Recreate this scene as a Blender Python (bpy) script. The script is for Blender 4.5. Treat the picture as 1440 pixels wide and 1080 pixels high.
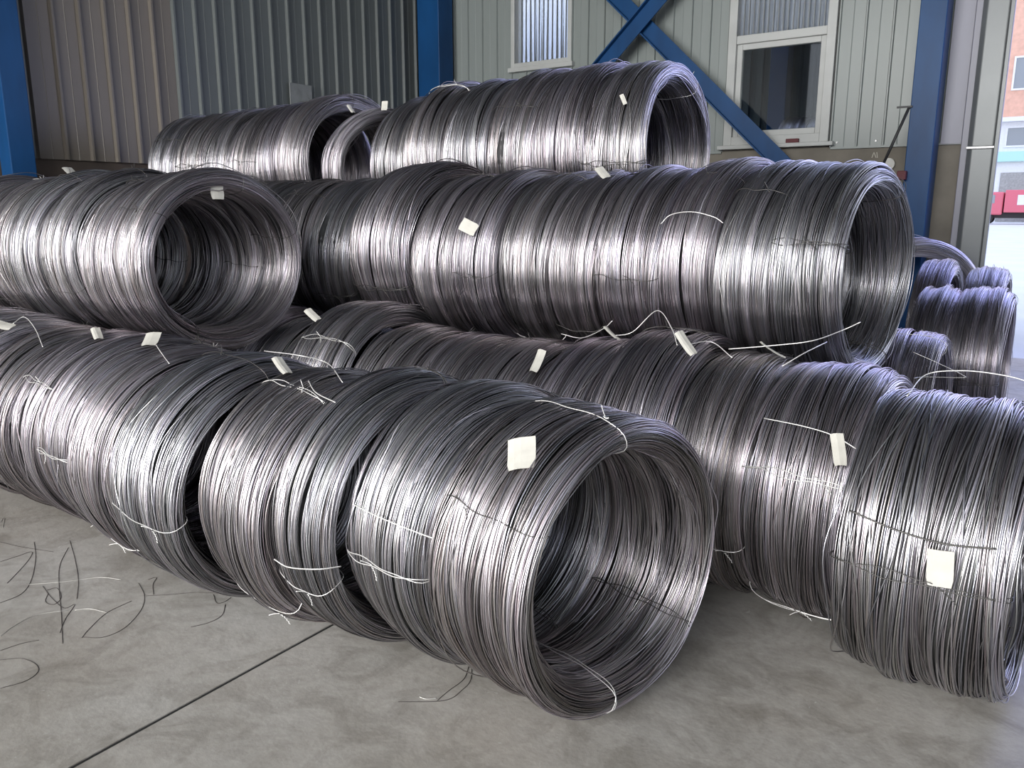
import bpy, math, random
import numpy as np
from mathutils import Vector, Matrix

random.seed(7)
scene = bpy.context.scene
for o in list(bpy.data.objects):
    bpy.data.objects.remove(o, do_unlink=True)
COL = scene.collection

# ------------------------------------------------------------------ camera
F_PX, PITCH, YAW, CAM_H = 1142.3, 0.2127, 0.9606, 1.2685
vd = Vector((-math.cos(YAW) * math.cos(PITCH), math.sin(YAW) * math.cos(PITCH), -math.sin(PITCH)))
vr = Vector((math.sin(YAW), math.cos(YAW), 0.0))
vu = vr.cross(vd)
CAM = Vector((0, 0, CAM_H))
cd = bpy.data.cameras.new('camera')
cd.sensor_width = 36.0
cd.lens = F_PX / 1440.0 * 36.0
cd.clip_start = 0.02
cd.clip_end = 400
cam = bpy.data.objects.new('camera', cd)
COL.objects.link(cam)
cam.matrix_world = Matrix(((vr.x, vu.x, -vd.x, 0), (vr.y, vu.y, -vd.y, 0), (vr.z, vu.z, -vd.z, CAM_H), (0, 0, 0, 1)))
scene.camera = cam

# ------------------------------------------------------------------ world, light, exposure
world = bpy.data.worlds.new('sky')
scene.world = world
world.use_nodes = True
wn = world.node_tree
bg = wn.nodes['Background']
tc = wn.nodes.new('ShaderNodeTexCoord')
sx = wn.nodes.new('ShaderNodeSeparateXYZ')
ramp = wn.nodes.new('ShaderNodeValToRGB')
wn.links.new(tc.outputs['Generated'], sx.inputs[0])
wn.links.new(sx.outputs['Z'], ramp.inputs[0])
ramp.color_ramp.elements[0].position = 0.0
ramp.color_ramp.elements[0].color = (0.92, 0.95, 1.0, 1)
ramp.color_ramp.elements[1].position = 0.55
ramp.color_ramp.elements[1].color = (0.60, 0.70, 1.0, 1)
wn.links.new(ramp.outputs[0], bg.inputs[0])
bg.inputs[1].default_value = 2.3


def area_light(name, loc, target, sx_, sy_, power, col):
    l = bpy.data.lights.new(name, 'AREA')
    l.shape = 'RECTANGLE'
    l.size, l.size_y = sx_, sy_
    l.energy = power
    l.color = col
    o = bpy.data.objects.new(name, l)
    COL.objects.link(o)
    o.location = loc
    d = Vector(target) - Vector(loc)
    o.rotation_euler = d.to_track_quat('-Z', 'Y').to_euler()
    return o


# daylight through the openings of the hall, and one added low fill lamp
area_light('window_daylight', (-1.0, -6.85, 4.0), (-1.0, 3.0, 0.2), 8.9, 2.4, 980, (1.0, 0.985, 0.95))
area_light('gate_daylight', (8.3, -1.0, 2.6), (0, 1.5, 1.0), 5.0, 4.4, 45, (0.95, 0.97, 1.0))
area_light('yard_daylight', (0.7, 7.75, 2.5), (-0.5, 5.2, 0.6), 2.2, 2.4, 58, (0.30, 0.35, 1.0))
area_light('added_low_fill', (-4.1, -7.0, 1.35), (-1.4, 3.0, 0.8), 4.6, 2.5, 560, (1.0, 0.985, 0.96))  # added lamp behind the camera, brightens the lower halves of the coils

vs = scene.view_settings
vs.view_transform = 'Standard'
vs.look = 'None'
vs.gamma = 1.0
vs.use_curve_mapping = False
vs.exposure = 0.0


# ------------------------------------------------------------------ helpers
def ray(u, v):
    return vd + vr * ((u - 720) / F_PX) + vu * ((540 - v) / F_PX)


def on_floor(u, v, z=0.0):
    k = ray(u, v)
    return CAM + k * ((z - CAM_H) / k.z)


def on_y(u, v, y):
    k = ray(u, v)
    return CAM + k * (y / k.y)


def on_x(u, v, x):
    k = ray(u, v)
    return CAM + k * (x / k.x)


def tag(o, label=None, cat=None, group=None, kind=None):
    if label: o['label'] = label
    if cat: o['category'] = cat
    if group: o['group'] = group
    if kind: o['kind'] = kind
    return o


def empty(name, loc=(0, 0, 0), rz=0.0):
    o = bpy.data.objects.new(name, None)
    COL.objects.link(o)
    o.location = loc
    o.rotation_euler = (0, 0, rz)
    o.empty_display_size = 0.1
    return o


def link(name, me, parent=None, loc=None):
    o = bpy.data.objects.new(name, me)
    COL.objects.link(o)
    if parent: o.parent = parent
    if loc is not None: o.location = loc
    return o


class MB:
    """collects simple solids into one mesh"""

    def __init__(self):
        self.v, self.f = [], []

    def box(self, x0, x1, y0, y1, z0, z1):
        n = len(self.v)
        self.v += [(x0, y0, z0), (x1, y0, z0), (x1, y1, z0), (x0, y1, z0), (x0, y0, z1), (x1, y0, z1), (x1, y1, z1), (x0, y1, z1)]
        self.f += [tuple(n + i for i in q) for q in ((0, 3, 2, 1), (4, 5, 6, 7), (0, 1, 5, 4), (1, 2, 6, 5), (2, 3, 7, 6), (3, 0, 4, 7))]
        return self

    def prism(self, pts, axis, a0, a1):
        """closed 2-D outline swept along an axis (0, 1 or 2)"""
        n = len(self.v)
        m = len(pts)
        for a in (a0, a1):
            for p in pts:
                q = list(p)
                q.insert(axis, a)
                self.v.append(tuple(q))
        for i in range(m):
            j = (i + 1) % m
            self.f.append((n + i, n + j, n + m + j, n + m + i))
        self.f.append(tuple(n + i for i in reversed(range(m))))
        self.f.append(tuple(n + m + i for i in range(m)))
        return self

    def bar(self, p, q, w, d, up=(0, 0, 1)):
        """straight rectangular bar from p to q; w across, d along 'up' side"""
        p, q = Vector(p), Vector(q)
        t = (q - p).normalized()
        s = t.cross(Vector(up)).normalized()
        b = s.cross(t)
        n = len(self.v)
        for e in (p, q):
            for i, j in ((-1, -1), (1, -1), (1, 1), (-1, 1)):
                self.v.append(tuple(e + s * (i * w / 2) + b * (j * d / 2)))
        self.f += [tuple(n + i for i in k) for k in ((0, 3, 2, 1), (4, 5, 6, 7), (0, 1, 5, 4), (1, 2, 6, 5), (2, 3, 7, 6), (3, 0, 4, 7))]
        return self

    def tube(self, pts, r, sides=6, closed=False):
        pts = [Vector(p) for p in pts]
        m = len(pts)
        n = len(self.v)
        prev = None
        for i, p in enumerate(pts):
            if closed:
                t = pts[(i + 1) % m] - pts[i - 1]
            else:
                t = pts[min(i + 1, m - 1)] - pts[max(i - 1, 0)]
            t = t.normalized() if t.length > 1e-9 else Vector((1, 0, 0))
            if prev is None:
                ref = Vector((0, 0, 1)) if abs(t.z) < 0.9 else Vector((1, 0, 0))
                a = t.cross(ref).normalized()
            else:
                a = (prev - t * prev.dot(t)).normalized()
            prev = a
            b = t.cross(a)
            for k in range(sides):
                w = 2 * math.pi * k / sides
                self.v.append(tuple(p + a * (r * math.cos(w)) + b * (r * math.sin(w))))
        for i in range(m if closed else m - 1):
            j = (i + 1) % m
            for k in range(sides):
                l = (k + 1) % sides
                self.f.append((n + i * sides + k, n + i * sides + l, n + j * sides + l, n + j * sides + k))
        if not closed:
            self.f.append(tuple(n + k for k in reversed(range(sides))))
            self.f.append(tuple(n + (m - 1) * sides + k for k in range(sides)))
        return self

    def mesh(self, name, mat, smooth=False):
        me = bpy.data.meshes.new(name)
        me.from_pydata(self.v, [], self.f)
        if mat: me.materials.append(mat)
        if smooth:
            me.polygons.foreach_set('use_smooth', [True] * len(me.polygons))
        me.update()
        return me

    def build(self, name, mat, parent=None, smooth=False, bevel=0.0):
        o = link(name, self.mesh(name, mat, smooth), parent)
        if bevel:
            b = o.modifiers.new('bevel', 'BEVEL')
            b.width = bevel
            b.segments = 2
            b.limit_method = 'ANGLE'
        return o


def smooth_path(ctrl, n=10):
    """Catmull-Rom through the control points"""
    P = [Vector(p) for p in ctrl]
    P = [P[0] * 2 - P[1]] + P + [P[-1] * 2 - P[-2]]
    out = []
    for i in range(1, len(P) - 2):
        a, b, c, d = P[i - 1], P[i], P[i + 1], P[i + 2]
        for k in range(n):
            t = k / n
            out.append(0.5 * ((2 * b) + (c - a) * t + (2 * a - 5 * b + 4 * c - d) * t * t + (3 * b - a - 3 * c + d) * t ** 3))
    out.append(P[-2])
    return out


# ------------------------------------------------------------------ materials
def mat(name, col, rough=0.5, metal=0.0, noise=0.0, nscale=6.0, bump=0.0, bscale=40.0, spec=0.5, rvar=0.0, stretch=(1, 1, 1)):
    m = bpy.data.materials.new(name)
    m.use_nodes = True
    nt = m.node_tree
    p = nt.nodes['Principled BSDF']
    p.inputs['Base Color'].default_value = (*col, 1)
    p.inputs['Roughness'].default_value = rough
    p.inputs['Metallic'].default_value = metal
    p.inputs['Specular IOR Level'].default_value = spec
    if noise or bump or rvar:
        t = nt.nodes.new('ShaderNodeTexCoord')
        mp = nt.nodes.new('ShaderNodeMapping')
        mp.inputs['Scale'].default_value = stretch
        nt.links.new(t.outputs['Object'], mp.inputs[0])
    if noise or rvar:
        n = nt.nodes.new('ShaderNodeTexNoise')
        n.inputs['Scale'].default_value = nscale
        n.inputs['Detail'].default_value = 6
        nt.links.new(mp.outputs[0], n.inputs['Vector'])
    if noise:
        r = nt.nodes.new('ShaderNodeValToRGB')
        r.color_ramp.elements[0].position = 0.3
        r.color_ramp.elements[1].position = 0.7
        r.color_ramp.elements[0].color = (*[c * (1 - noise) for c in col], 1)
        r.color_ramp.elements[1].color = (*[min(1, c * (1 + noise)) for c in col], 1)
        nt.links.new(n.outputs[0], r.inputs[0])
        nt.links.new(r.outputs[0], p.inputs['Base Color'])
    if rvar:
        mr = nt.nodes.new('ShaderNodeMapRange')
        mr.inputs['To Min'].default_value = rough - rvar
        mr.inputs['To Max'].default_value = rough + rvar
        nt.links.new(n.outputs[0], mr.inputs['Value'])
        nt.links.new(mr.outputs[0], p.inputs['Roughness'])
    if bump:
        nb = nt.nodes.new('ShaderNodeTexNoise')
        nb.inputs['Scale'].default_value = bscale
        nb.inputs['Detail'].default_value = 5
        nt.links.new(mp.outputs[0], nb.inputs['Vector'])
        b = nt.nodes.new('ShaderNodeBump')
        b.inputs['Strength'].default_value = bump
        b.inputs['Distance'].default_value = 0.01
        nt.links.new(nb.outputs[0], b.inputs['Height'])
        nt.links.new(b.outputs[0], p.inputs['Normal'])
    return m


M = {}
M['blue'] = mat('blue_paint', (0.006, 0.050, 0.150), 0.42, spec=0.25, noise=0.22, nscale=5, bump=0.05, bscale=30, stretch=(1, 1, 0.3))
M['sheet'] = mat('grey_sheet_steel', (0.115, 0.128, 0.127), 0.34, noise=0.08, nscale=3, rvar=0.06, stretch=(1, 1, 0.15), bump=0.04, bscale=6)
M['sheet_warm_lit'] = mat('warm_lit_sheet_steel', (0.16, 0.140, 0.118), 0.42, noise=0.14, nscale=4, rvar=0.06, stretch=(1, 1, 0.12), bump=0.04, bscale=6)  # grey sheet with a patch of warm light painted into its colour
M['sheet_light'] = mat('pale_sheet_steel', (0.225, 0.25, 0.24), 0.36, noise=0.08, nscale=3, rvar=0.05, stretch=(1, 1, 0.15), bump=0.04, bscale=6)
M['sheet_lilac'] = mat('lilac_sheet_steel', (0.26, 0.26, 0.31), 0.42, noise=0.1, nscale=4, stretch=(1, 1, 0.2), bump=0.05, bscale=8)
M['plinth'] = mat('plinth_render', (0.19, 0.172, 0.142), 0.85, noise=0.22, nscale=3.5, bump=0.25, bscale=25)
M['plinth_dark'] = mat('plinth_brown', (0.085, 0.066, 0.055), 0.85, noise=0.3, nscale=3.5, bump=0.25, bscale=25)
M['roof'] = mat('roof_sheet', (0.16, 0.17, 0.18), 0.6, noise=0.08)
M['dark_wall'] = mat('dark_wall', (0.12, 0.12, 0.12), 0.8, noise=0.1)
M['white_pvc'] = mat('white_window_pvc', (0.42, 0.43, 0.415), 0.4, noise=0.06)
M['door_steel'] = mat('door_steel', (0.15, 0.16, 0.162), 0.38, metal=0.25, noise=0.1, nscale=3, bump=0.06, bscale=7, rvar=0.08)
M['dark_metal'] = mat('dark_metal', (0.02, 0.02, 0.022), 0.5)
M['pipe'] = mat('pipe_steel', (0.3, 0.3, 0.3), 0.35, metal=0.7, noise=0.15)
M['rubber'] = mat('black_gap', (0.015, 0.015, 0.015), 0.8)
M['paper'] = mat('paper_tag', (0.55, 0.535, 0.48), 0.75, noise=0.07, nscale=30)
M['tie_pale'] = mat('pale_tie_wire', (0.78, 0.77, 0.74), 0.35, metal=0.35)
M['tie_dark'] = mat('dark_tie_wire', (0.10, 0.095, 0.09), 0.45, metal=0.6)
M['scrap'] = mat('scrap_wire', (0.09, 0.08, 0.075), 0.5, metal=0.5)
M['scrap_pale'] = mat('pale_scrap_wire', (0.5, 0.49, 0.46), 0.4, metal=0.5)
M['red'] = mat('red_paint', (0.45, 0.02, 0.03), 0.5, noise=0.1)
M['maroon'] = mat('maroon_label', (0.10, 0.015, 0.02), 0.6)
M['white_plastic'] = mat('white_plastic', (0.7, 0.69, 0.64), 0.5)
M['grey_sign'] = mat('grey_sign_board', (0.20, 0.21, 0.21), 0.6, noise=0.15, nscale=14)
M['yard'] = mat('yard_concrete', (0.62, 0.62, 0.62), 0.8, noise=0.06, nscale=0.8)
M['brick'] = mat('orange_brick', (0.68, 0.40, 0.29), 0.85, noise=0.12, nscale=2)
M['white_wall'] = mat('white_wall', (0.72, 0.72, 0.72), 0.8, noise=0.04)
M['teal'] = mat('teal_paint', (0.42, 0.68, 0.63), 0.7)
M['far_glass'] = mat('far_window_glass', (0.25, 0.27, 0.28), 0.2)
M['tyre'] = mat('tyre_rubber', (0.03, 0.025, 0.025), 0.8)
M['truck_red'] = mat('truck_red', (0.62, 0.13, 0.17), 0.5)
M['chalk'] = mat('chalk', (0.5, 0.48, 0.42), 0.9)


def steel_material():
    m = bpy.data.materials.new('steel_wire')
    m.use_nodes = True
    nt = m.node_tree
    p = nt.nodes['Principled BSDF']
    at = nt.nodes.new('ShaderNodeAttribute')
    at.attribute_name = 'tint'
    info = nt.nodes.new('ShaderNodeObjectInfo')
    r = nt.nodes.new('ShaderNodeValToRGB')
    e = r.color_ramp.elements
    e[0].position, e[0].color = 0.0, (0.92, 0.95, 0.96, 1)
    e[1].position, e[1].color = 1.0, (0.95, 0.93, 0.97, 1)
    k = e.new(0.5)
    k.color = (1.0, 0.985, 0.97, 1)
    nt.links.new(info.outputs['Random'], r.inputs[0])
    mx = nt.nodes.new('ShaderNodeMix')
    mx.data_type = 'RGBA'
    mx.blend_type = 'MULTIPLY'
    mx.inputs['Factor'].default_value = 1.0
    nt.links.new(at.outputs['Color'], mx.inputs['A'])
    nt.links.new(r.outputs[0], mx.inputs['B'])
    nt.links.new(mx.outputs['Result'], p.inputs['Base Color'])
    p.inputs['Metallic'].default_value = 1.0
    mr = nt.nodes.new('ShaderNodeMapRange')
    mr.inputs['To Min'].default_value = 0.27
    mr.inputs['To Max'].default_value = 0.36
    nt.links.new(at.outputs['Alpha'], mr.inputs['Value'])
    nt.links.new(mr.outputs[0], p.inputs['Roughness'])
    return m


M['steel'] = steel_material()


def concrete_floor():
    m = bpy.data.materials.new('concrete_floor')
    m.use_nodes = True
    nt = m.node_tree
    p = nt.nodes['Principled BSDF']
    g = nt.nodes.new('ShaderNodeNewGeometry')

    def noise(scale, detail, rough=0.6, dist=0.0):
        n = nt.nodes.new('ShaderNodeTexNoise')
        n.inputs['Scale'].default_value = scale
        n.inputs['Detail'].default_value = detail
        n.inputs['Roughness'].default_value = rough
        n.inputs['Distortion'].default_value = dist
        nt.links.new(g.outputs['Position'], n.inputs['Vector'])
        return n

    def rampn(src, p0, c0, p1, c1):
        r = nt.nodes.new('ShaderNodeValToRGB')
        r.color_ramp.elements[0].position, r.color_ramp.elements[0].color = p0, (*c0, 1)
        r.color_ramp.elements[1].position, r.color_ramp.elements[1].color = p1, (*c1, 1)
        nt.links.new(src.outputs[0], r.inputs[0])
        return r

    def mul(a, b):
        x = nt.nodes.new('ShaderNodeMix')
        x.data_type = 'RGBA'
        x.blend_type = 'MULTIPLY'
        x.inputs['Factor'].default_value = 1
        nt.links.new(a, x.inputs['A'])
        nt.links.new(b, x.inputs['B'])
        return x.outputs['Result']

    base = rampn(noise(1.1, 5), 0.32, (0.325, 0.303, 0.268), 0.68, (0.415, 0.405, 0.382))
    fine = rampn(noise(26, 8, 0.7), 0.3, (0.84, 0.84, 0.83), 0.7, (1.08, 1.08, 1.08))
    sm = rampn(noise(4.5, 7, 0.7, 1.2), 0.36, (0.72, 0.71, 0.69), 0.54, (1.0, 1.0, 1.0))
    c = mul(mul(base.outputs[0], fine.outputs[0]), sm.outputs[0])
    # pale scuffs
    sc = rampn(noise(13, 4, 0.5, 2.5), 0.70, (0, 0, 0), 0.78, (1, 1, 1))
    x = nt.nodes.new('ShaderNodeMix')
    x.data_type = 'RGBA'
    nt.links.new(sc.outputs[0], x.inputs['Factor'])
    nt.links.new(c, x.inputs['A'])
    x.inputs['B'].default_value = (0.52, 0.52, 0.50, 1)
    nt.links.new(x.outputs['Result'], p.inputs['Base Color'])
    rr = rampn(noise(2.2, 4), 0.3, (0.42,) * 3, 0.7, (0.6,) * 3)
    nt.links.new(rr.outputs[0], p.inputs['Roughness'])
    b = nt.nodes.new('ShaderNodeBump')
    b.inputs['Strength'].default_value = 0.12
    b.inputs['Distance'].default_value = 0.01
    nt.links.new(noise(60, 6).outputs[0], b.inputs['Height'])
    nt.links.new(b.outputs[0], p.inputs['Normal'])
    return m


M['floor'] = concrete_floor()


def poly_sheet():
    m = bpy.data.materials.new('corrugated_translucent_sheet')
    m.use_nodes = True
    nt = m.node_tree
    p = nt.nodes['Principled BSDF']
    p.inputs['Base Color'].default_value = (0.66, 0.72, 0.80, 1)
    p.inputs['Roughness'].default_value = 0.14
    p.inputs['Transmission Weight'].default_value = 0.6
    p.inputs['IOR'].default_value = 1.2
    return m


M['poly'] = poly_sheet()


def pane_glass():
    m = bpy.data.materials.new('window_glass')
    m.use_nodes = True
    nt = m.node_tree
    out = nt.nodes['Material Output']
    nt.nodes.remove(nt.nodes['Principled BSDF'])
    tr = nt.nodes.new('ShaderNodeBsdfTransparent')
    tr.inputs[0].default_value = (0.72, 0.76, 0.76, 1)
    gl = nt.nodes.new('ShaderNodeBsdfGlossy')
    gl.inputs['Roughness'].default_value = 0.02
    fr = nt.nodes.new('ShaderNodeFresnel')
    mx = nt.nodes.new('ShaderNodeMixShader')
    nt.links.new(fr.outputs[0], mx.inputs[0])
    nt.links.new(tr.outputs[0], mx.inputs[1])
    nt.links.new(gl.outputs[0], mx.inputs[2])
    nt.links.new(mx.outputs[0], out.inputs[0])
    return m


M['glass'] = pane_glass()

# ------------------------------------------------------------------ the hall
XL, YW = -6.43, 7.5            # inner faces of the left and the back wall
ROOF = 6.0

floor = MB().box(-6.9, 9.2, -7.6, 8.2, -0.25, -0.035).build('floor', M['rubber'])
tag(floor, kind='structure')
JX = -1.787                     # the joint seen in the foreground
for x0, x1 in ((-6.9, JX - 0.006), (JX + 0.006, 4.2 - 0.0045), (4.2 + 0.0045, 9.2)):
    MB().box(x0, x1, -7.6, 8.2, -0.035, 0.0).build('slab', M['floor'], floor)

MB().box(JX - 0.006, JX + 0.006, -7.6, 8.2, -0.035, -0.003).build('joint_filler', M['rubber'], floor)

ceiling = MB().box(-6.9, 9.2, -7.6, 8.0, ROOF, ROOF + 0.1).build('ceiling', M['roof'])
tag(ceiling, kind='structure')


def panel_mesh(w, z0, z1, mt, name, rib=0.028, top=0.016, foot=0.034):
    """one ribbed strip, rib at its left edge; local x along the wall, -y into the room"""
    pts = [(-foot / 2, 0.0), (-top / 2, -rib), (top / 2, -rib), (foot / 2, 0.0),
           (w * 0.48, 0.0), (w * 0.5, -0.003), (w * 0.52, 0.0), (w - foot / 2 - 0.0015, 0.0)]
    t = 0.004
    back = [(x, y + t) for x, y in reversed(pts)]
    return MB().prism(pts + back, 2, z0, z1).mesh(name, mt)


# left wall: brown plinth with ribbed sheets above it
pl_l = 1.64
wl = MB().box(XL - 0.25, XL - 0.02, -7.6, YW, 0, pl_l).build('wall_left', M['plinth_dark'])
tag(wl, kind='structure')
pm_lit = panel_mesh(0.2, pl_l - 0.01, ROOF, M['sheet_warm_lit'], 'warm_lit_panel')
pm_g = panel_mesh(0.2, pl_l - 0.01, ROOF, M['sheet'], 'grey_panel')
rotl = Matrix.Rotation(math.pi / 2, 4, 'Z')
for i in range(-26, 22):
    y = 3.10 + 0.2 * i
    if y > YW - 0.16: break
    o = link('panel', pm_lit if 0 <= i <= 5 else pm_g, wl)
    o.matrix_local = Matrix.Translation((XL, y, 0)) @ rotl
MB().box(XL - 0.24, XL - 0.03, -7.6, YW, pl_l, ROOF).build('backing', M['dark_wall'], wl)

# back wall: plinth, ribbed sheets round two windows, ends at the gate post
pl_b = 1.80
END = -0.865
W1 = (-5.24, -4.50, 2.72, 4.1)       # left window: x0, x1, z0, z1
W2 = (-2.86, -1.93, 1.83, 3.75)      # right window
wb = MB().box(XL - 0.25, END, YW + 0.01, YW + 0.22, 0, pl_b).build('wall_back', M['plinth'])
tag(wb, kind='structure')
bk = MB()
bk.box(XL, W1[0], YW + 0.012, YW + 0.2, pl_b, ROOF)
bk.box(W1[0], W1[1], YW + 0.012, YW + 0.2, pl_b, W1[2])
bk.box(W1[0], W1[1], YW + 0.012, YW + 0.2, W1[3], ROOF)
bk.box(W1[1], W2[0], YW + 0.012, YW + 0.2, pl_b, ROOF)
bk.box(W2[0], W2[1], YW + 0.012, YW + 0.2, W2[3], ROOF)
bk.box(W2[0], W2[1], YW + 0.012, YW + 0.2, pl_b, W2[2])
bk.box(W2[1], END, YW + 0.012, YW + 0.2, pl_b, ROOF)
bk.box(END, 8.8, YW + 0.012, YW + 0.2, 4.9, ROOF)
bk.box(6.2, 8.8, YW + 0.012, YW + 0.2, 0, 4.9)
bk.build('backing', M['dark_wall'], wb)
_pm = {}


def back_panel(x, w, z0, z1, mt):
    key = (round(w, 3), z0, z1, mt.name)
    if key not in _pm:
        _pm[key] = panel_mesh(w, z0, z1, mt, 'wall_panel', 0.02, 0.01, 0.022)
    link('panel', _pm[key], wb, (x, YW, 0))


def run(xa, xb, pitch, z0, z1, mt):
    n = max(1, round((xb - xa) / pitch))
    w = (xb - xa) / n
    for i in range(n):
        back_panel(xa + i * w, w, z0, z1, mt)


run(XL + 0.02, W1[0], 0.18, pl_b - 0.02, ROOF, M['sheet_light'])
run(W1[0], W1[1], 0.185, pl_b - 0.02, W1[2], M['sheet_light'])
run(W1[1], W2[0], 0.18, pl_b - 0.02, ROOF, M['sheet_light'])
run(W2[1] + 0.02, END - 0.0, 0.2, pl_b - 0.02, ROOF, M['sheet_light'])
run(W1[0], W1[1], 0.185, W1[3], ROOF, M['sheet_light'])
run(W2[0], W2[1], 0.185, W2[3], ROOF, M['sheet_light'])
fl = MB().box(XL, W2[0] - 0.02, YW - 0.012, YW + 0.01, pl_b - 0.035, pl_b - 0.015)
fl.box(W2[1] + 0.02, END, YW - 0.012, YW + 0.01, pl_b - 0.035, pl_b - 0.015)
fl.build('flashing', M['sheet_light'], wb)
for x in (-1.86, -1.70, -1.55, -1.40, -1.30):
    MB().tube([(x, YW - 0.009, pl_b + 0.02), (x, YW + 0.002, pl_b + 0.02)], 0.008, 8).build('rivet', M['pipe'], wb)

# opposite side of the hall: parapet, lintel and mullions round a long window band
wf = MB().box(-6.9, -6.5, -7.6, -7.35, 0, 2.5).build('wall_front', M['dark_wall'])
MB().box(-1.7, 9.2, -7.6, -7.35, 0, 2.5).build('wall_section', M['dark_wall'], wf)
MB().box(-6.5, -1.7, -7.6, -7.35, 2.7, 2.9).build('fill_opening_lintel', M['dark_wall'], wf)  # opening below is added to let the low fill lamp in
MB().box(-6.9, 9.2, -7.6, -7.35, 5.4, ROOF).build('lintel', M['dark_wall'], wf)
for x in (-6.75, -3.5, -0.3, 2.9, 6.1, 9.05):
    MB().box(x - 0.15, x + 0.15, -7.6, -7.35, 2.5, 5.4).build('mullion', M['dark_wall'], wf)
tag(wf, kind='structure')
wr = MB().box(8.95, 9.2, -7.6, -3.6, 0, ROOF).build('wall_right', M['dark_wall'])
MB().box(8.95, 9.2, 1.6, 8.0, 0, ROOF).build('wall_section', M['dark_wall'], wr)
MB().box(8.95, 9.2, -3.6, 1.6, 5.0, ROOF).build('lintel', M['dark_wall'], wr)
tag(wr, kind='structure')


# ------------------------------------------------------------------ windows
def corrugated(x0, x1, z0, z1, y, pitch, amp):
    n = max(2, int((x1 - x0) / pitch) * 6)
    pts = [(x0 + (x1 - x0) * i / n, y + amp * math.sin(2 * math.pi * (x1 - x0) * i / n / pitch)) for i in range(n + 1)]
    back = [(x, yy + 0.0025) for x, yy in reversed(pts)]
    return MB().prism(pts + back, 2, z0, z1)


def frame_box(x0, x1, z0, z1, w, y0, y1):
    m = MB()
    m.box(x0, x0 + w, y0, y1, z0, z1).box(x1 - w, x1, y0, y1, z0, z1)
    m.box(x0 + w, x1 - w, y0, y1, z0, z0 + w).box(x0 + w, x1 - w, y0, y1, z1 - w, z1)
    return m


w1 = frame_box(W1[0], W1[1], W1[2], W1[3], 0.045, YW - 0.03, YW + 0.12).build('window_1', M['white_pvc'], bevel=0.004)
tag(w1, kind='structure')
corrugated(W1[0] + 0.045, W1[1] - 0.045, W1[2] + 0.045, W1[3] - 0.045, YW + 0.05, 0.065, 0.010).build('pane', M['poly'], w1, smooth=True)
MB().box(W1[0] - 0.02, W1[1] + 0.03, YW - 0.06, YW + 0.0, W1[2] - 0.045, W1[2]).build('window_sill', M['white_pvc'], w1, bevel=0.004)

w2 = frame_box(W2[0], W2[1], W2[2], W2[3], 0.075, YW - 0.03, YW + 0.14).build('window_2', M['white_pvc'], bevel=0.004)
tag(w2, kind='structure')
TZ = 2.70
MB().box(W2[0] + 0.075, W2[1] - 0.075, YW - 0.02, YW + 0.12, TZ, TZ + 0.07).build('transom', M['white_pvc'], w2, bevel=0.004)
frame_box(W2[0] + 0.075, W2[1] - 0.075, W2[2] + 0.075, TZ, 0.05, YW + 0.005, YW + 0.06).build('sash', M['white_pvc'], w2, bevel=0.004)
MB().box(W2[0] + 0.12, W2[1] - 0.12, YW + 0.03, YW + 0.036, W2[2] + 0.12, TZ - 0.045).build('lower_pane', M['glass'], w2)
shade_strip = MB().box(-0.004, 0.004, -0.012, 0.0, 0, 1.0).mesh('shade_strip', M['door_steel'])  # dark strip standing in for the shade in the corrugated sheet's grooves


def pane_shade_strips(parent, x0, x1, z0, z1, y, n):
    for i in range(1, n):
        o = link('shade_strip', shade_strip, parent, (x0 + (x1 - x0) * i / n, y, z0))
        o.scale = (1, 1, z1 - z0)


pane_shade_strips(w2, W2[0] + 0.075, W2[1] - 0.075, TZ + 0.07, W2[3] - 0.075, YW + 0.034, 18)
pane_shade_strips(w1, W1[0] + 0.045, W1[1] - 0.045, W1[2] + 0.045, W1[3] - 0.045, YW + 0.04, 12)
corrugated(W2[0] + 0.075, W2[1] - 0.075, TZ + 0.07, W2[3] - 0.075, YW + 0.05, 0.055, 0.016).build('upper_pane', M['poly'], w2, smooth=True)
MB().box(W2[0] - 0.04, W2[1] + 0.05, YW - 0.07, YW + 0.0, W2[2] - 0.035, W2[2]).build('window_sill', M['white_pvc'], w2, bevel=0.004)
pr = on_y(1115, 197, YW - 0.035)
red = MB().box(pr.x - 0.055, pr.x + 0.055, YW - 0.065, YW - 0.035, W2[2] + 0.0, W2[2] + 0.035).build('red_strip', M['maroon'], bevel=0.004)
tag(red, 'small dark red strip lying on the right window sill', 'strip')

# ------------------------------------------------------------------ blue steel frame


def i_column(name, cx, cy, wx, dy, label, side=0.012, box=True):
    root = empty(name, (cx, cy, 0))
    m = MB()
    m.box(-wx / 2, wx / 2, -dy / 2, -dy / 2 + 0.014, 0.02, ROOF)
    m.build('flange', M['blue'], root, bevel=0.003)
    MB().box(-wx / 2, wx / 2, dy / 2 - 0.014, dy / 2, 0.02, ROOF).build('flange', M['blue'], root, bevel=0.003)
    MB().box(-0.006, 0.006, -dy / 2 + 0.014, dy / 2 - 0.014, 0.02, ROOF).build('web', M['blue'], root)
    MB().box(-wx / 2 - 0.05, wx / 2 + 0.05, -dy / 2 - 0.05, dy / 2 - 0.02, 0.0, 0.02).build('base_plate', M['blue'], root)
    tag(root, label, 'column', 'blue steel columns of the hall')
    return root


def box_column(name, cx, cy, wx, dy, label):
    root = empty(name, (cx, cy, 0))
    MB().box(-wx / 2, wx / 2, -dy / 2, dy / 2, 0.02, ROOF).build('shaft', M['blue'], root, bevel=0.006)
    MB().box(-wx / 2 - 0.05, wx / 2 + 0.05, -dy / 2 - 0.05, dy / 2, 0.0, 0.02).build('base_plate', M['blue'], root)
    tag(root, label, 'column', 'blue steel columns of the hall')
    return root


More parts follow.
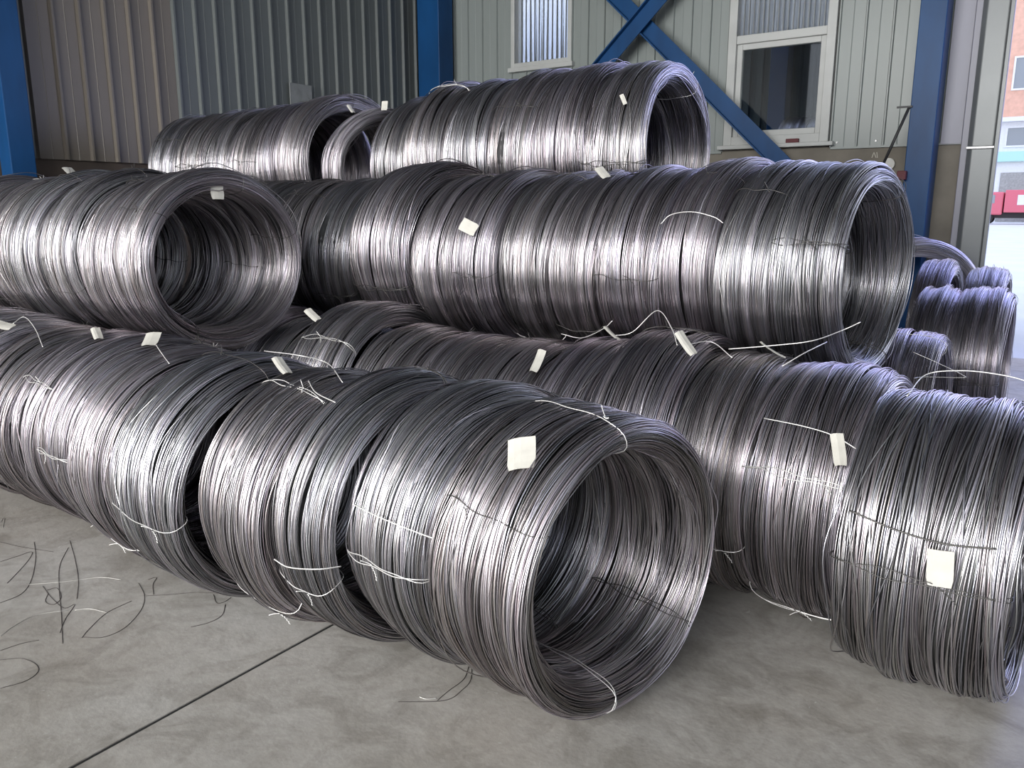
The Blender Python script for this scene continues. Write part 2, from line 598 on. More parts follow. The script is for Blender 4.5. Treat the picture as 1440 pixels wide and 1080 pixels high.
box_column('steel_column', -1.165, YW - 0.16, 0.19, 0.26, 'blue steel column beside the gate opening, right of both windows')
box_column('steel_column', -6.13, YW - 0.20, 0.30, 0.24, 'dark blue steel column in the corner, between ribbed wall and left window')
box_column('steel_column', XL + 0.10, 2.90, 0.16, 0.17, 'blue steel column on the ribbed left wall at the picture edge')


def brace(name, p, q, label):
    """angle iron brace: a wide leg against the wall and a thin leg standing out"""
    root = empty(name, p)
    p, q = Vector(p), Vector(q)
    t = (q - p).normalized()
    nrm = Vector((0, -1, 0))
    s = t.cross(nrm).normalized()
    m = MB().bar((0, 0, 0), q - p, 0.145, 0.012, nrm)
    m.build('wide_leg', M['blue'], root)
    off = s * 0.0665 + nrm * 0.03
    MB().bar(off, (q - p) + off, 0.012, 0.05, nrm).build('narrow_leg', M['blue'], root)
    tag(root, label, 'brace', 'blue cross braces')
    return root


brace('cross_brace', (-5.88, 7.315, 5.06), (-1.36, 7.315, 0.81), 'blue steel brace slanting down to the right across the right window')
brace('cross_brace', (-1.38, 7.245, 5.03), (-5.85, 7.245, 0.90), 'blue steel brace slanting down to the left behind the top coils')

# ------------------------------------------------------------------ gate post, pipe, small fittings
gp = empty('gate_post', (-0.76, YW - 0.06, 0))
MB().prism([(-0.10, 0.05), (-0.10, -0.035), (-0.065, -0.06), (0.075, -0.06), (0.10, -0.04), (0.10, 0.05)], 2, 0.0, 1.72).build('lower_shell', M['door_steel'], gp, bevel=0.006)
MB().prism([(-0.10, 0.05), (-0.10, -0.035), (-0.065, -0.06), (0.075, -0.06), (0.10, -0.04), (0.10, 0.05)], 2, 1.735, 5.6).build('upper_shell', M['door_steel'], gp, bevel=0.006)
MB().box(-0.105, 0.095, -0.068, 0.05, 1.718, 1.738).build('joint_strip', M['pipe'], gp, bevel=0.003)
MB().box(0.085, 0.115, -0.075, -0.03, 0.0, 5.6).build('edge_bead', M['door_steel'], gp, bevel=0.004)
tag(gp, 'grey folded steel gate post at the bright gate opening', 'post')
tr = MB().box(END - 0.045, END + 0.01, YW - 0.05, YW + 0.2, 0.0, ROOF).build('trim_1', M['sheet_lilac'], bevel=0.005)
tag(tr, kind='structure')
lp = MB().prism([(-1.06, YW - 0.01), (END - 0.05, YW - 0.01), (END - 0.05, YW - 0.02), (-1.0, YW - 0.03), (-1.06, YW - 0.03)], 2, pl_b - 0.03, ROOF).build('trim_2', M['sheet_lilac'])
tag(lp, kind='structure')

pipe = empty('wall_pipe', (-2.6, YW - 0.11, 1.37))
MB().tube([(0, 0, 0), (1.32, 0, 0)], 0.055, 18).build('tube', M['pipe'], pipe, smooth=False)
for x in (0.25, 0.95):
    MB().box(x - 0.02, x + 0.02, -0.02, 0.12, -0.09, -0.05).build('bracket', M['dark_metal'], pipe)
MB().box(0.0, 1.32, 0.02, 0.118, -0.17, -0.09).build('shelf_angle', M['dark_metal'], pipe)
tag(pipe, 'horizontal grey pipe along the plinth beside the right blue column', 'pipe')

rt, rb_ = on_y(1279, 150, 7.2), on_y(1226, 266, 7.3)
rod = empty('leaning_rod', rb_)
MB().tube([(0, 0, 0), rt - rb_], 0.011, 8).build('shaft', M['dark_metal'], rod, smooth=True)
MB().bar(rt - rb_ + Vector((-0.09, 0, 0.0)), rt - rb_ + Vector((0.02, 0, 0.0)), 0.02, 0.014).build('crossbar', M['dark_metal'], rod)
MB().bar(rt - rb_ + Vector((0.0, 0.0, 0.0)), rt - rb_ + Vector((0.06, 0.09, 0.0)), 0.02, 0.014).build('bracket', M['dark_metal'], rod)
tag(rod, 'thin black rod leaning against the right blue column', 'rod')
dp = on_y(1250, 231, YW)
disc = MB().tube([(dp.x, YW - 0.03, dp.z), (dp.x, YW + 0.01, dp.z)], 0.05, 20).build('white_disc', M['white_plastic'], bevel=0.004)
tag(disc, 'round off-white cap on the plinth behind the black rod', 'cap')
rp = on_y(1270, 246, 7.21)
rb2 = MB().box(rp.x - 0.035, rp.x + 0.03, 7.14, 7.21, rp.z - 0.04, rp.z + 0.03).build('red_bracket', M['maroon'], bevel=0.006)
tag(rb2, 'small dark red bracket on the edge of the right blue column', 'bracket')
ck = MB()
for a, b in (((1226, 222), (1229, 214)), ((1229, 214), (1232, 222)), ((1233, 214), (1234, 222))):
    pa, pb = on_y(*a, YW + 0.008), on_y(*b, YW + 0.008)
    ck.bar(pa, pb, 0.006, 0.004, (0, -1, 0))
ck = ck.build('chalk_mark', M['chalk'], wb)

sb = on_x(424, 130, XL + 0.04)
sign = MB().box(XL + 0.03, XL + 0.042, sb.y - 0.14, sb.y + 0.13, sb.z - 0.3, sb.z + 0.075).build('notice_board', M['grey_sign'], bevel=0.002)
tag(sign, 'small grey board on the ribbed wall behind the top row', 'board')

# ------------------------------------------------------------------ lean-to seen through the right window, and the yard
lt = MB().box(-5.0, -1.25, 10.05, 10.2, 0, 4.2).build('wall_outer', M['dark_wall'])
tag(lt, kind='structure')
pmx = panel_mesh(0.15, 0.0, 4.2, M['sheet'], 'leanto_panel', 0.03, 0.02, 0.04)
for i in range(24):
    link('panel', pmx, lt, (-4.9 + 0.15 * i, 10.04, 0))
MB().box(-5.0, -1.25, 7.72, 8.3, 4.2, 4.28).build('shade_canopy', M['roof'], lt)  # unseen roof strip, added to keep the lean-to dark
MB().box(-5.0, -1.25, 9.2, 10.2, 4.2, 4.28).build('shade_canopy', M['roof'], lt)  # second added strip; the slot between them lets sky onto the pile
MB().box(-1.35, -1.25, 7.72, 10.05, 0, 4.2).build('end_wall', M['dark_wall'], lt)
box_column('steel_column', -3.12, 9.85, 0.2, 0.2, 'blue steel column seen through the right window glass')

yard = MB().box(-60, 60, 8.2, 160, -0.2, -0.005).build('ground', M['yard'])
tag(yard, kind='structure')
yard2 = MB().box(9.2, 60, -60, 8.2, -0.2, -0.005).box(-60, 9.2, -60, -7.6, -0.2, -0.005).build('ground_apron', M['yard'])
tag(yard2, kind='structure')

bl = empty('street_building', (-6, 92, 0))
MB().box(-14, 34, 0, 10, 0, 9.2).build('lower_wall', M['white_wall'], bl)
MB().box(-14, 34, 0.0, 10, 9.6, 26).build('upper_wall', M['brick'], bl)
MB().box(-14.3, 34.3, -0.7, 10, 9.2, 9.6).build('ledge', M['white_wall'], bl)
MB().box(-14.2, 34.2, -0.5, 0, 5.6, 6.5).build('fascia', M['teal'], bl)
for i in range(9):
    x = -12 + i * 5.2
    f = frame_box(x, x + 2.6, 6.9, 8.8, 0.16, -0.12, 0.0).build('window', M['white_wall'], bl)
    MB().box(x + 0.16, x + 2.44, -0.04, 0.0, 7.06, 8.64).build('pane', M['far_glass'], f)
    f = frame_box(x, x + 2.6, 12, 15, 0.16, -0.12, 0.0).build('window', M['white_wall'], bl)
    MB().box(x + 0.16, x + 2.44, -0.04, 0.0, 12.16, 14.84).build('pane', M['far_glass'], f)
    MB().box(x, x + 3.6, -0.06, 0.0, 0.05, 4.6).build('shutter', M['pipe'], bl)
tag(bl, 'pale street building with teal band and orange brick above, beyond the gate', 'building')

tk = empty('red_truck', (-6.0, 80, 0))
MB().box(0.0, 7.4, -1.2, 1.2, 0.95, 2.75).build('cargo_box', M['truck_red'], tk, bevel=0.05)
MB().box(0.9, 4.2, -1.23, -1.2, 1.55, 2.35).build('side_panel', M['white_wall'], tk)
MB().box(-2.1, -0.1, -1.15, 1.15, 0.75, 2.6).build('cab', M['truck_red'], tk, bevel=0.12)
MB().box(-1.7, -0.7, -1.17, -1.15, 1.7, 2.35).build('cab_window', M['far_glass'], tk)
MB().box(-2.0, 7.3, -0.9, 0.9, 0.5, 0.95).build('chassis', M['tyre'], tk)
for x in (-1.2, 4.6, 5.8):
    for s in (-1, 1):
        MB().tube([(x, s * 1.12, 0.48), (x, s * 0.85, 0.48)], 0.48, 18).build('wheel', M['tyre'], tk)
tag(tk, 'red and white truck parked on the street beyond the gate', 'truck')

# ------------------------------------------------------------------ wire coils
R0, RI, W0 = 0.4, 0.302, 0.30          # outer radius, bore radius, width of the model coil
HW, HR, RM = W0 / 2, (R0 - RI) / 2, (R0 + RI) / 2


def section(n, inset=0.0, p=2.7):
    """outline of a coil's cross-section, resampled by length: points (a, r) and outward normals"""
    t = np.linspace(0, 2 * np.pi, 4001)
    ca, sa = np.cos(t), np.sin(t)
    a = (HW - inset) * np.sign(ca) * np.abs(ca) ** (2 / p)
    r = RM + (HR - inset) * np.sign(sa) * np.abs(sa) ** (2 / p)
    l = np.concatenate([[0], np.cumsum(np.hypot(np.diff(a), np.diff(r)))])
    s = np.linspace(0, l[-1], n, endpoint=False)
    A, Rr = np.interp(s, l, a), np.interp(s, l, r)
    da = np.interp((s + 0.004) % l[-1], l, a) - np.interp((s - 0.004) % l[-1], l, a)
    dr = np.interp((s + 0.004) % l[-1], l, r) - np.interp((s - 0.004) % l[-1], l, r)
    q = np.hypot(da, dr) + 1e-9
    # curve runs from +a over +r to -a: outward normal is (dr, -da)
    return A, Rr, dr / q, -da / q, da / q, dr / q, s / l[-1]


SEG, SIDES = 84, 4


def coil_mesh(seed):
    g = np.random.default_rng(seed)
    th = np.linspace(0, 2 * np.pi, SEG, endpoint=False)
    # flat bands of wire laid side by side round the section, each a little proud or sunk
    nb = int(g.integers(11, 16))
    cut = np.sort((np.arange(nb) + g.uniform(-0.32, 0.32, nb)) / nb)
    band = [(g.uniform(-0.011, 0.004), g.uniform(0.0, 0.005), g.integers(1, 3), g.uniform(0, 6.28)) for _ in range(nb)]
    edge = [(g.uniform(0.004, 0.019), g.integers(1, 4), g.uniform(0, 6.28), g.uniform(0.003, 0.010), g.uniform(0.003, 0.007)) for _ in range(nb)]
    swell = [(g.integers(2, 7), g.integers(-2, 3), g.uniform(0, 6.28), g.uniform(0.0008, 0.0022)) for _ in range(6)]
    lat = [(g.integers(1, 7), g.integers(-2, 3), g.uniform(0, 6.28), g.uniform(0.002, 0.006)) for _ in range(6)]
    ecc = (g.uniform(0, 0.008), g.uniform(0, 6.28), g.uniform(0, 0.006), g.uniform(0, 6.28))
    tone = [(g.integers(2, 14), g.uniform(0, 6.28)) for _ in range(5)]
    paths, rad, tint = [], [], []

    def disp(s):
        d = np.zeros_like(th)
        l = np.zeros_like(th)
        for m, n, ph, am in swell:
            d += am * np.cos(2 * np.pi * m * s + n * th + ph)
        for m, n, ph, am in lat:
            l += am * np.cos(2 * np.pi * m * s + n * th + ph)
        k = int(np.searchsorted(cut, s)) % nb
        o, am, n, ph = band[k]
        d += o + am * np.cos(n * th + ph)
        for s0, (dep, n, ph, am, wd) in zip(cut, edge):
            q = (s - s0 - am * np.sin(n * th + ph) + 0.5) % 1.0 - 0.5
            d -= dep * np.exp(-(q / wd) ** 2) * (0.6 + 0.4 * np.cos(th * n + ph * 2))
        return d, l

    def add(A, Rr, na, nr, ta, tr_, s, extra=0.0, jit=0.0011, wander=0.0014, dark=1.0, bump=None):
        d, l = disp(s)
        d = d + extra + g.normal(0, jit)
        l = l + g.normal(0, 0.0006)
        for n in (1, 2, 3, 5):
            d = d + g.normal(0, jit * 0.5) * np.cos(n * th + g.uniform(0, 6.28))
            l = l + g.normal(0, wander) * np.cos(n * th + g.uniform(0, 6.28))
        if bump:
            q = (th - bump[0] + np.pi) % (2 * np.pi) - np.pi
            d = d + bump[1] * np.exp(-(q / bump[2]) ** 2)
        a = A + na * d + ta * l
        r = Rr + nr * d + tr_ * l + ecc[0] * np.cos(th + ecc[1]) + ecc[2] * np.cos(2 * th + ecc[3])
        paths.append((a, r))
        rad.append(0.00172 * g.uniform(0.9, 1.12))
        v = 0.5 + 0.13 * sum(math.cos(2 * math.pi * m * s + ph) for m, ph in tone) + g.normal(0, 0.15)
        v = min(1.0, max(0.0, v))
        base = 0.25 + 0.46 * v
        h = g.normal(0, 1)
        hue = np.array([1.0 + 0.030 * h, 1.0 - 0.012 * abs(h), 1.0 + 0.035 * g.normal(0, 1)])
        c = base * dark * hue
        tint.append((c[0] * 1.01, c[1] * 0.968, c[2] * 0.995, g.uniform(0, 1)))

    n1 = 232
    A, Rr, na, nr, ta, tr_, s = section(n1, 0.003)
    for i in range(n1):
        add(A[i], Rr[i], na[i], nr[i], ta[i], tr_[i], s[i])
    n2 = 150
    A, Rr, na, nr, ta, tr_, s = section(n2, 0.0068)
    for i in range(n2):
        add(A[i], Rr[i], na[i], nr[i], ta[i], tr_[i], s[i], jit=0.0005, wander=0.0005, dark=0.9)
    n3 = 34                                             # stray loops lying across the others
    A, Rr, na, nr, ta, tr_, s = section(n3, -0.001)
    for i in range(n3):
        b = (g.uniform(0, 6.28), g.uniform(0.006, 0.022), g.uniform(0.12, 0.35)) if g.uniform() < 0.5 else None
        add(A[i], Rr[i], na[i], nr[i], ta[i], tr_[i], s[i], extra=0.0005, wander=0.006, bump=b)

    a = np.array([p[0] for p in paths])
    r = np.array([p[1] for p in paths])
    S = a.shape[0]
    cx = np.stack([a, r * np.cos(th), r * np.sin(th)], -1)               # S, SEG, 3
    tg = np.roll(cx, -1, 1) - np.roll(cx, 1, 1)
    tg /= np.linalg.norm(tg, axis=-1, keepdims=True)
    er = np.stack([np.zeros_like(a), np.broadcast_to(np.cos(th), a.shape), np.broadcast_to(np.sin(th), a.shape)], -1)
    er = er - tg * (er * tg).sum(-1, keepdims=True)
    er /= np.linalg.norm(er, axis=-1, keepdims=True)
    eb = np.cross(tg, er)
    rr = np.array(rad)[:, None, None]
    rings = []
    for k in range(SIDES):
        w = 2 * np.pi * k / SIDES
        rings.append(cx + er * (rr * math.cos(w)) + eb * (rr * math.sin(w)))
    V = np.stack(rings, 2).reshape(-1, 3)                                # S*SEG*SIDES
    i0 = np.arange(S)[:, None, None] * (SEG * SIDES)
    j = np.arange(SEG)[None, :, None]
    k = np.arange(SIDES)[None, None, :]
    jn, kn = (j + 1) % SEG, (k + 1) % SIDES
    Q = np.stack([i0 + j * SIDES + k, i0 + jn * SIDES + k, i0 + jn * SIDES + kn, i0 + j * SIDES + kn], -1).reshape(-1, 4)
    C = np.repeat(np.array(tint), SEG * SIDES, axis=0)
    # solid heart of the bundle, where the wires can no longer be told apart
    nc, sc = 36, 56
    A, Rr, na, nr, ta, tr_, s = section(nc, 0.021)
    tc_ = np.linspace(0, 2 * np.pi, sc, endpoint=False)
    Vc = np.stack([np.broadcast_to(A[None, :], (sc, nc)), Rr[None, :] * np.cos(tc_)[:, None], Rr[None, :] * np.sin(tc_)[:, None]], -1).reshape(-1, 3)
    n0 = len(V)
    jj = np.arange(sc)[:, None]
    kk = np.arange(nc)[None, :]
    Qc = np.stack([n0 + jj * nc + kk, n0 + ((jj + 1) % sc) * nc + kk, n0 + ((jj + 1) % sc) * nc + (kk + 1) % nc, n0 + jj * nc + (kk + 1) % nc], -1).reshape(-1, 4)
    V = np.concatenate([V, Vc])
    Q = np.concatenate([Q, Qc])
    C = np.concatenate([C, np.tile([[0.2, 0.2, 0.2, 1.0]], (len(Vc), 1))])  # heart tinted darker than the wires, shade between them painted in
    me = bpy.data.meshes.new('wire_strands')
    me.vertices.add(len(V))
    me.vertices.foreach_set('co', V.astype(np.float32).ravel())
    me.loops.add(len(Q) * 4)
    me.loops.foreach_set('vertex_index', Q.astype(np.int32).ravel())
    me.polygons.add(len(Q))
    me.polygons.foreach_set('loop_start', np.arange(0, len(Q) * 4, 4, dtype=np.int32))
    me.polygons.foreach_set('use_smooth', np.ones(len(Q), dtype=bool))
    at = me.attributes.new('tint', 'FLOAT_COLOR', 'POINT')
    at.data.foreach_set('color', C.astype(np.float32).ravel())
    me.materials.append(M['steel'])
    me.update(calc_edges=True)
    return me


VARIANTS = [coil_mesh(11 + 7 * i) for i in range(6)]


def tie_mesh(seed, mt, strands=2):
    """binding wire passed round the ring's section, with its twisted knot"""
    g = random.Random(seed)
    m = MB()
    A, Rr, na, nr, ta, tr_, s = section(44, -0.0035, 2.7)
    for k in range(strands):
        ph = g.uniform(0, 6.28)
        off = (k - (strands - 1) / 2) * 0.007
        pts = []
        for i in range(44):
            y = off + 0.006 * math.sin(2 * math.pi * s[i] * 2 + ph) + 0.004 * math.sin(2 * math.pi * s[i] * 5 + ph)
            r = Rr[i] + nr[i] * 0.001
            w = y / r
            pts.append((A[i] + na[i] * 0.001, r * math.cos(w), r * math.sin(w)))
        m.tube(pts, 0.0013, 5, True)
    # knot
    ka = g.uniform(-0.06, 0.11)
    pts = []
    for i in range(22):
        t = i / 21
        pts.append((ka + 0.03 * t, R0 + 0.004 + 0.010 * t * t + 0.0016 * math.cos(i * 1.3), 0.004 + 0.022 * t + 0.0016 * math.sin(i * 1.3)))
    m.tube(pts, 0.0012, 5)
    pts = [(ka - 0.02 * t / 8, R0 + 0.004 + 0.02 * (t / 8) ** 1.5, -0.014 * t / 8) for t in range(9)]
    m.tube(pts, 0.0012, 5)
    return m.mesh('tie_wire', mt, True)


TIES_P = [tie_mesh(i, M['tie_pale'], 1 + (i % 2)) for i in range(4)]
TIES_D = [tie_mesh(20 + i, M['tie_dark'], 1 + (i % 2)) for i in range(3)]


def tag_mesh(w, h, curl):
    nx, ny = 5, 6
    m = MB()
    for z in (0.0, 0.0005):
        for j in range(ny):
            for i in range(nx):
                x = (i / (nx - 1) - 0.5) * w
                y = (j / (ny - 1) - 0.5) * h
                if j == 0: x *= 0.86
                m.v.append((x, y, z + curl * ((j / (ny - 1)) ** 2) + 0.25 * curl * math.sin(i * 1.1)))
    n = nx * ny
    for j in range(ny - 1):
        for i in range(nx - 1):
            a = j * nx + i
            m.f.append((n + a, n + a + 1, n + a + nx + 1, n + a + nx))
            m.f.append((a, a + nx, a + nx + 1, a + 1))
    rim = [i for i in range(nx)] + [j * nx + nx - 1 for j in range(1, ny)] + [(ny - 1) * nx + i for i in range(nx - 2, -1, -1)] + [j * nx for j in range(ny - 2, 0, -1)]
    for a, b in zip(rim, rim[1:] + rim[:1]):
        m.f.append((a, b, n + b, n + a))
    return m.mesh('paper_tag', M['paper'])


TAGS = [tag_mesh(0.055, 0.085, 0.010), tag_mesh(0.034, 0.09, 0.015), tag_mesh(0.068, 0.085, 0.010)]
COILS = []
ORD = ['first', 'second', 'third', 'fourth', 'fifth', 'sixth', 'seventh', 'eighth', 'ninth', 'tenth', 'eleventh', 'twelfth', 'thirteenth', 'fourteenth', 'fifteenth', 'sixteenth']


def coil(x0, x1, y, zc, R, label, group, yaw=0.0, row='', ties=None, pitch=0.0):
    rg = random.Random(int(x0 * 977) + int(y * 131) * 7 + len(COILS))
    root = empty('wire_coil', ((x0 + x1) / 2, y, zc - R))
    root.rotation_euler = (0, math.radians(pitch), math.radians(yaw))
    tag(root, label, 'wire coil', group)
    w = abs(x1 - x0) * 1.05
    k = R / R0 * 0.992
    sc = Vector((w / W0, k, k))
    sgn = rg.choice((-1, 1))
    b = link('wire_strands', VARIANTS[len(COILS) % len(VARIANTS)], root)
    b['kind'] = 'stuff'
    rot = rg.uniform(0, 6.28)
    b.matrix_local = Matrix.Translation((0, 0, R)) @ Matrix.Rotation(rot, 4, 'X') @ Matrix.Diagonal((sgn * sc.x, sc.y, sgn * sc.z, 1))
    if ties is None:
        a0 = rg.uniform(0, 120)
        ties = [(a0, rg.random() < 0.15), (a0 + 120 + rg.uniform(-20, 20), rg.random() < 0.15), (a0 + 240 + rg.uniform(-20, 20), rg.random() < 0.15)]
    for ang, pale in ties:
        t = link('tie_wire', rg.choice(TIES_P if pale else TIES_D), root)
        t.matrix_local = Matrix.Translation((0, 0, R)) @ Matrix.Rotation(math.radians(ang), 4, 'X') @ Matrix.Diagonal((sc.x * 1.0, k * 1.004, k * 1.004, 1))
    c = dict(root=root, x0=min(x0, x1), x1=max(x0, x1), y=y, z=zc, R=R, row=row, label=label)
    COILS.append(c)
    return c


rowrng = random.Random(5)


def row_of(name, cuts, ys, zc, R, where, group, yaws=None, drops=None, ties=None, Rs=None, first=None, yaw0=-4.0):
    """coils between successive cuts, counted from the open near end"""
    n = len(cuts) - 1
    for i in range(n):
        a, b = cuts[i], cuts[i + 1]
        if a is None or b is None: continue
        lab = where.format(ORD[i])
        if i == 0 and first:
            x, y, z, r, yw, wd = first
            coil(x + wd / 2, x - wd / 2, y, z, r, lab, group, yw, name, (ties or {}).get(i))
            continue
        r = (Rs or {}).get(i, R + rowrng.uniform(-0.012, 0.006))
        yw = (yaws or {}).get(i, yaw0 + rowrng.uniform(-2.0, 2.0))
        sh = -r * math.sin(math.radians(yw)) * 0.9       # the cuts are read off on the near side
        a, b = a + sh, b + sh
        coil(a, b, ys(i, (a + b) / 2) + rowrng.uniform(-0.012, 0.012), zc + (drops or {}).get(i, 0.0) + (r - R), r, lab, group, yw, name, (ties or {}).get(i))


def interp(xs, vs_):
    return lambda i, x: float(np.interp(x, xs[::-1], vs_[::-1]))


# front floor row
row_of('A', [-0.80, -1.225, -1.53, -1.76, -2.09, -2.47, -2.76, -3.05, -3.35, -3.66, -3.97, -4.30, -4.62],
       interp([-0.9, -1.3, -1.6, -1.95, -2.3, -2.6, -2.9, -3.3, -4.6], [1.785, 1.75, 1.70, 1.665, 1.65, 1.67, 1.71, 1.73, 1.72]),
       0.402, 0.40, first=(-0.994, 1.726, 0.395, 0.392, -13.5, 0.33), yaw0=-8.0, yaws={1: -11, 2: -9}, where='{} steel wire coil from the open end of the front floor row', group='coils of the front floor row',
       ties={0: [(96, True), (150, False), (318, False), (262, True)], 1: [(182, True), (60, False), (290, False)], 2: [(200, True), (80, False)],
             3: [(225, True), (110, True)], 4: [(188, True), (95, False)], 5: [(220, True), (80, False)], 6: [(176, True), (60, True)]})
# second floor row
row_of('B', [-0.08, -0.43, -0.74, -1.0, -1.27, -1.55, -1.85, -2.15, -2.45, -2.76, -3.06, -3.38, -3.7],
       interp([-0.2, -0.58, -1.0, -3.7], [2.47, 2.58, 2.61, 2.62]),
       0.402, 0.40, first=(-0.215, 2.36, 0.396, 0.395, -4.0, 0.37), where='{} wire coil from the right end of the second floor row', group='coils of the second floor row',
       ties={0: [(176, False), (60, False), (300, False)], 1: [(160, True), (232, True), (20, False)], 2: [(200, True), (60, False)]},
       Rs={3: 0.432, 8: 0.432, 4: 0.40, 2: 0.405, 1: 0.405, 0: 0.40})
# upper row on the left
row_of('C', [-2.97, -3.27, -3.53, -3.86, -4.12, -4.42, -4.72, -5.02, -5.32, -5.62],
       interp([-2.9, -5.6], [2.16, 2.16]),
       1.045, 0.392, first=(-3.096, 2.152, 1.045, 0.39, -5.7, 0.3), yaw0=-5.7, where='{} wire coil from the open end of the upper left row', group='coils of the upper left row',
       ties={0: [(145, False), (20, False), (240, False), (75, False)]})
# upper row on the right
row_of('D', [-0.57, -0.87, -1.07, -1.28, -1.55, -1.77, -2.03, -2.25, -2.5, -2.86],
       interp([-0.6, -3.0], [3.13, 3.14]),
       1.03, 0.406, first=(-0.738, 3.141, 1.037, 0.40, -7.4, 0.28), yaw0=-8.0, where='{} wire coil from the open end of the upper right row', group='coils of the upper right row',
       drops={8: 0.0, 5: 0.0}, Rs={4: 0.40, 6: 0.412, 7: 0.40, 8: 0.432, 1: 0.41, 2: 0.412})
for i, (a, b) in enumerate(((-2.95, -3.22), (-3.22, -3.52), (-3.52, -3.83), (-3.83, -4.15))):
    coil(a, b, 3.16, 1.022, 0.405, ['darker wire coil just past the gap in the upper right row', 'second wire coil past the gap in the upper right row',
                                   'third wire coil past the gap in the upper right row', 'last wire coil seen past the gap, upper right row'][i], 'coils of the upper right row', 4, 'D')
# top row
row_of('F', [-1.72, -1.98, -2.28, -2.57, -2.86, -3.14, -3.42],
       interp([-1.7, -3.5], [3.84, 3.84]),
       1.54, 0.44, first=(-1.828, 3.791, 1.526, 0.435, 0.9, 0.3), where='{} wire coil from the open end of the top row', group='coils of the top row',
       Rs={0: 0.455, 5: 0.40})
coil(-3.50, -3.74, 3.80, 1.48, 0.38, 'turned wire coil in the top row with its dark bore showing', 'coils of the top row', -30, 'F')
coil(-3.86, -4.12, 3.82, 1.53, 0.44, 'tall wire coil in the top row left of the turned coil', 'coils of the top row', -10, 'F')
for i, (a, b) in enumerate(((-4.12, -4.38), (-4.38, -4.65), (-4.65, -4.95), (-4.95, -5.27), (-5.27, -5.6))):
    coil(a, b, 3.84, 1.525 - 0.004 * i, 0.425, ['fifth', 'fourth', 'third', 'second', 'last'][i] + (' wire coil from the far left end of the top row' if i < 4 else ' wire coil at the far left end of the top row'), 'coils of the top row', 2, 'F')
# hidden carriers behind: only their near ends can be seen past the upper right row
for i, (a, b) in enumerate(((-0.42, -0.68), (-0.70, -0.98), (-1.0, -1.3))):
    coil(a, b, 3.66, 0.39, 0.388, ['blue tinted wire coil on the floor behind the upper right row end', 'wire coil behind the upper right row, second from its end', 'wire coil behind the upper right row, third from its end'][i],
         'coils of the rear floor row', 0, 'E')
# coils by the gate
GATE = [(-0.29, -0.525, 5.10, 0.43, 'wire coil nearest the gate opening, front one of the right pair'),
        (-0.545, -0.73, 5.10, 0.425, 'narrow wire coil standing by the gate, front one of the left pair'),
        (-0.38, -0.60, 6.02, 0.455, 'wire coil behind the coil nearest the gate, right pair'),
        (-0.68, -0.87, 6.02, 0.475, 'narrow wire coil by the gate, rear one of the left pair')]
for x0, x1, y, r, lab in GATE:
    coil(x0, x1, y, r, r, lab, 'coils standing by the gate', random.uniform(-2, 2), 'G')
coil(-0.93, -1.15, 6.75, 0.53, 0.53, 'large bluish wire coil at the foot of the right blue column', 'coils standing by the gate', -52, 'G')
# pile in the lean-to
for i, (xa, xb, z) in enumerate(((-2.1, -2.45, 0.4), (-2.46, -2.8, 0.4), (-2.1, -2.45, 1.2), (-2.46, -2.8, 1.2), (-2.25, -2.47, 1.82), (-2.5, -2.75, 1.80))):
    coil(xa, xb, 9.0, z, 0.40, ['wire coil behind the right window, bottom of the pile, right', 'wire coil behind the right window, bottom of the pile, left', 'wire coil behind the right window, middle of the pile, right', 'wire coil behind the right window, middle of the pile, left', 'topmost wire coil behind the right window glass, right one', 'topmost wire coil behind the right window glass, left one'][i], 'coils behind the window', 0, 'W')


# ------------------------------------------------------------------ paper tags on the coils
def pick(u, v, rows):
    """coil surface point met by the line of sight: coil, angle, axial position"""
    k = ray(u, v)
    best = None
    for c in COILS:
        if c['row'] not in rows: continue
        oy, oz = CAM.y - c['y'], CAM.z - c['z']
        a = k.y ** 2 + k.z ** 2
        b = oy * k.y + oz * k.z
        q = b * b - a * (oy * oy + oz * oz - c['R'] ** 2)
        if q < 0: q = 0
        t = (-b - math.sqrt(q)) / a
        x = CAM.x + t * k.x
        miss = max(c['x0'] - x, x - c['x1'], 0)
        sc = miss * 100 + t
        if best is None or sc < best[0]:
            p = CAM + k * t
            best = (sc, c, math.atan2(p.z - c['z'], p.y - c['y']), x)
    return best[1], best[2], best[3]


def put_tag(u, v, rows, mesh, spin, lift=0.008, tilt=0.0, size=1.0):
    c, th, x = pick(u, v, rows)
    root = c['root']
    r = c['R'] + lift
    o = link('paper_tag', mesh, root)
    o['label'] = 'white paper tag'
    W = Matrix.Translation((x, c['y'] + r * math.cos(th), c['z'] + r * math.sin(th))) @ Matrix.Rotation(th - math.pi / 2, 4, 'X') @ Matrix.Rotation(math.radians(spin), 4, 'Z') @ Matrix.Rotation(math.radians(tilt), 4, 'X') @ Matrix.Scale(size, 4)
    rm = Matrix.Translation(root.location) @ root.rotation_euler.to_matrix().to_4x4()
    o.matrix_local = rm.inverted() @ W
    if 'with white paper tag' not in root['label'] and len(root['label'].split()) <= 12:
        root['label'] = root['label'] + ', with white paper tag'


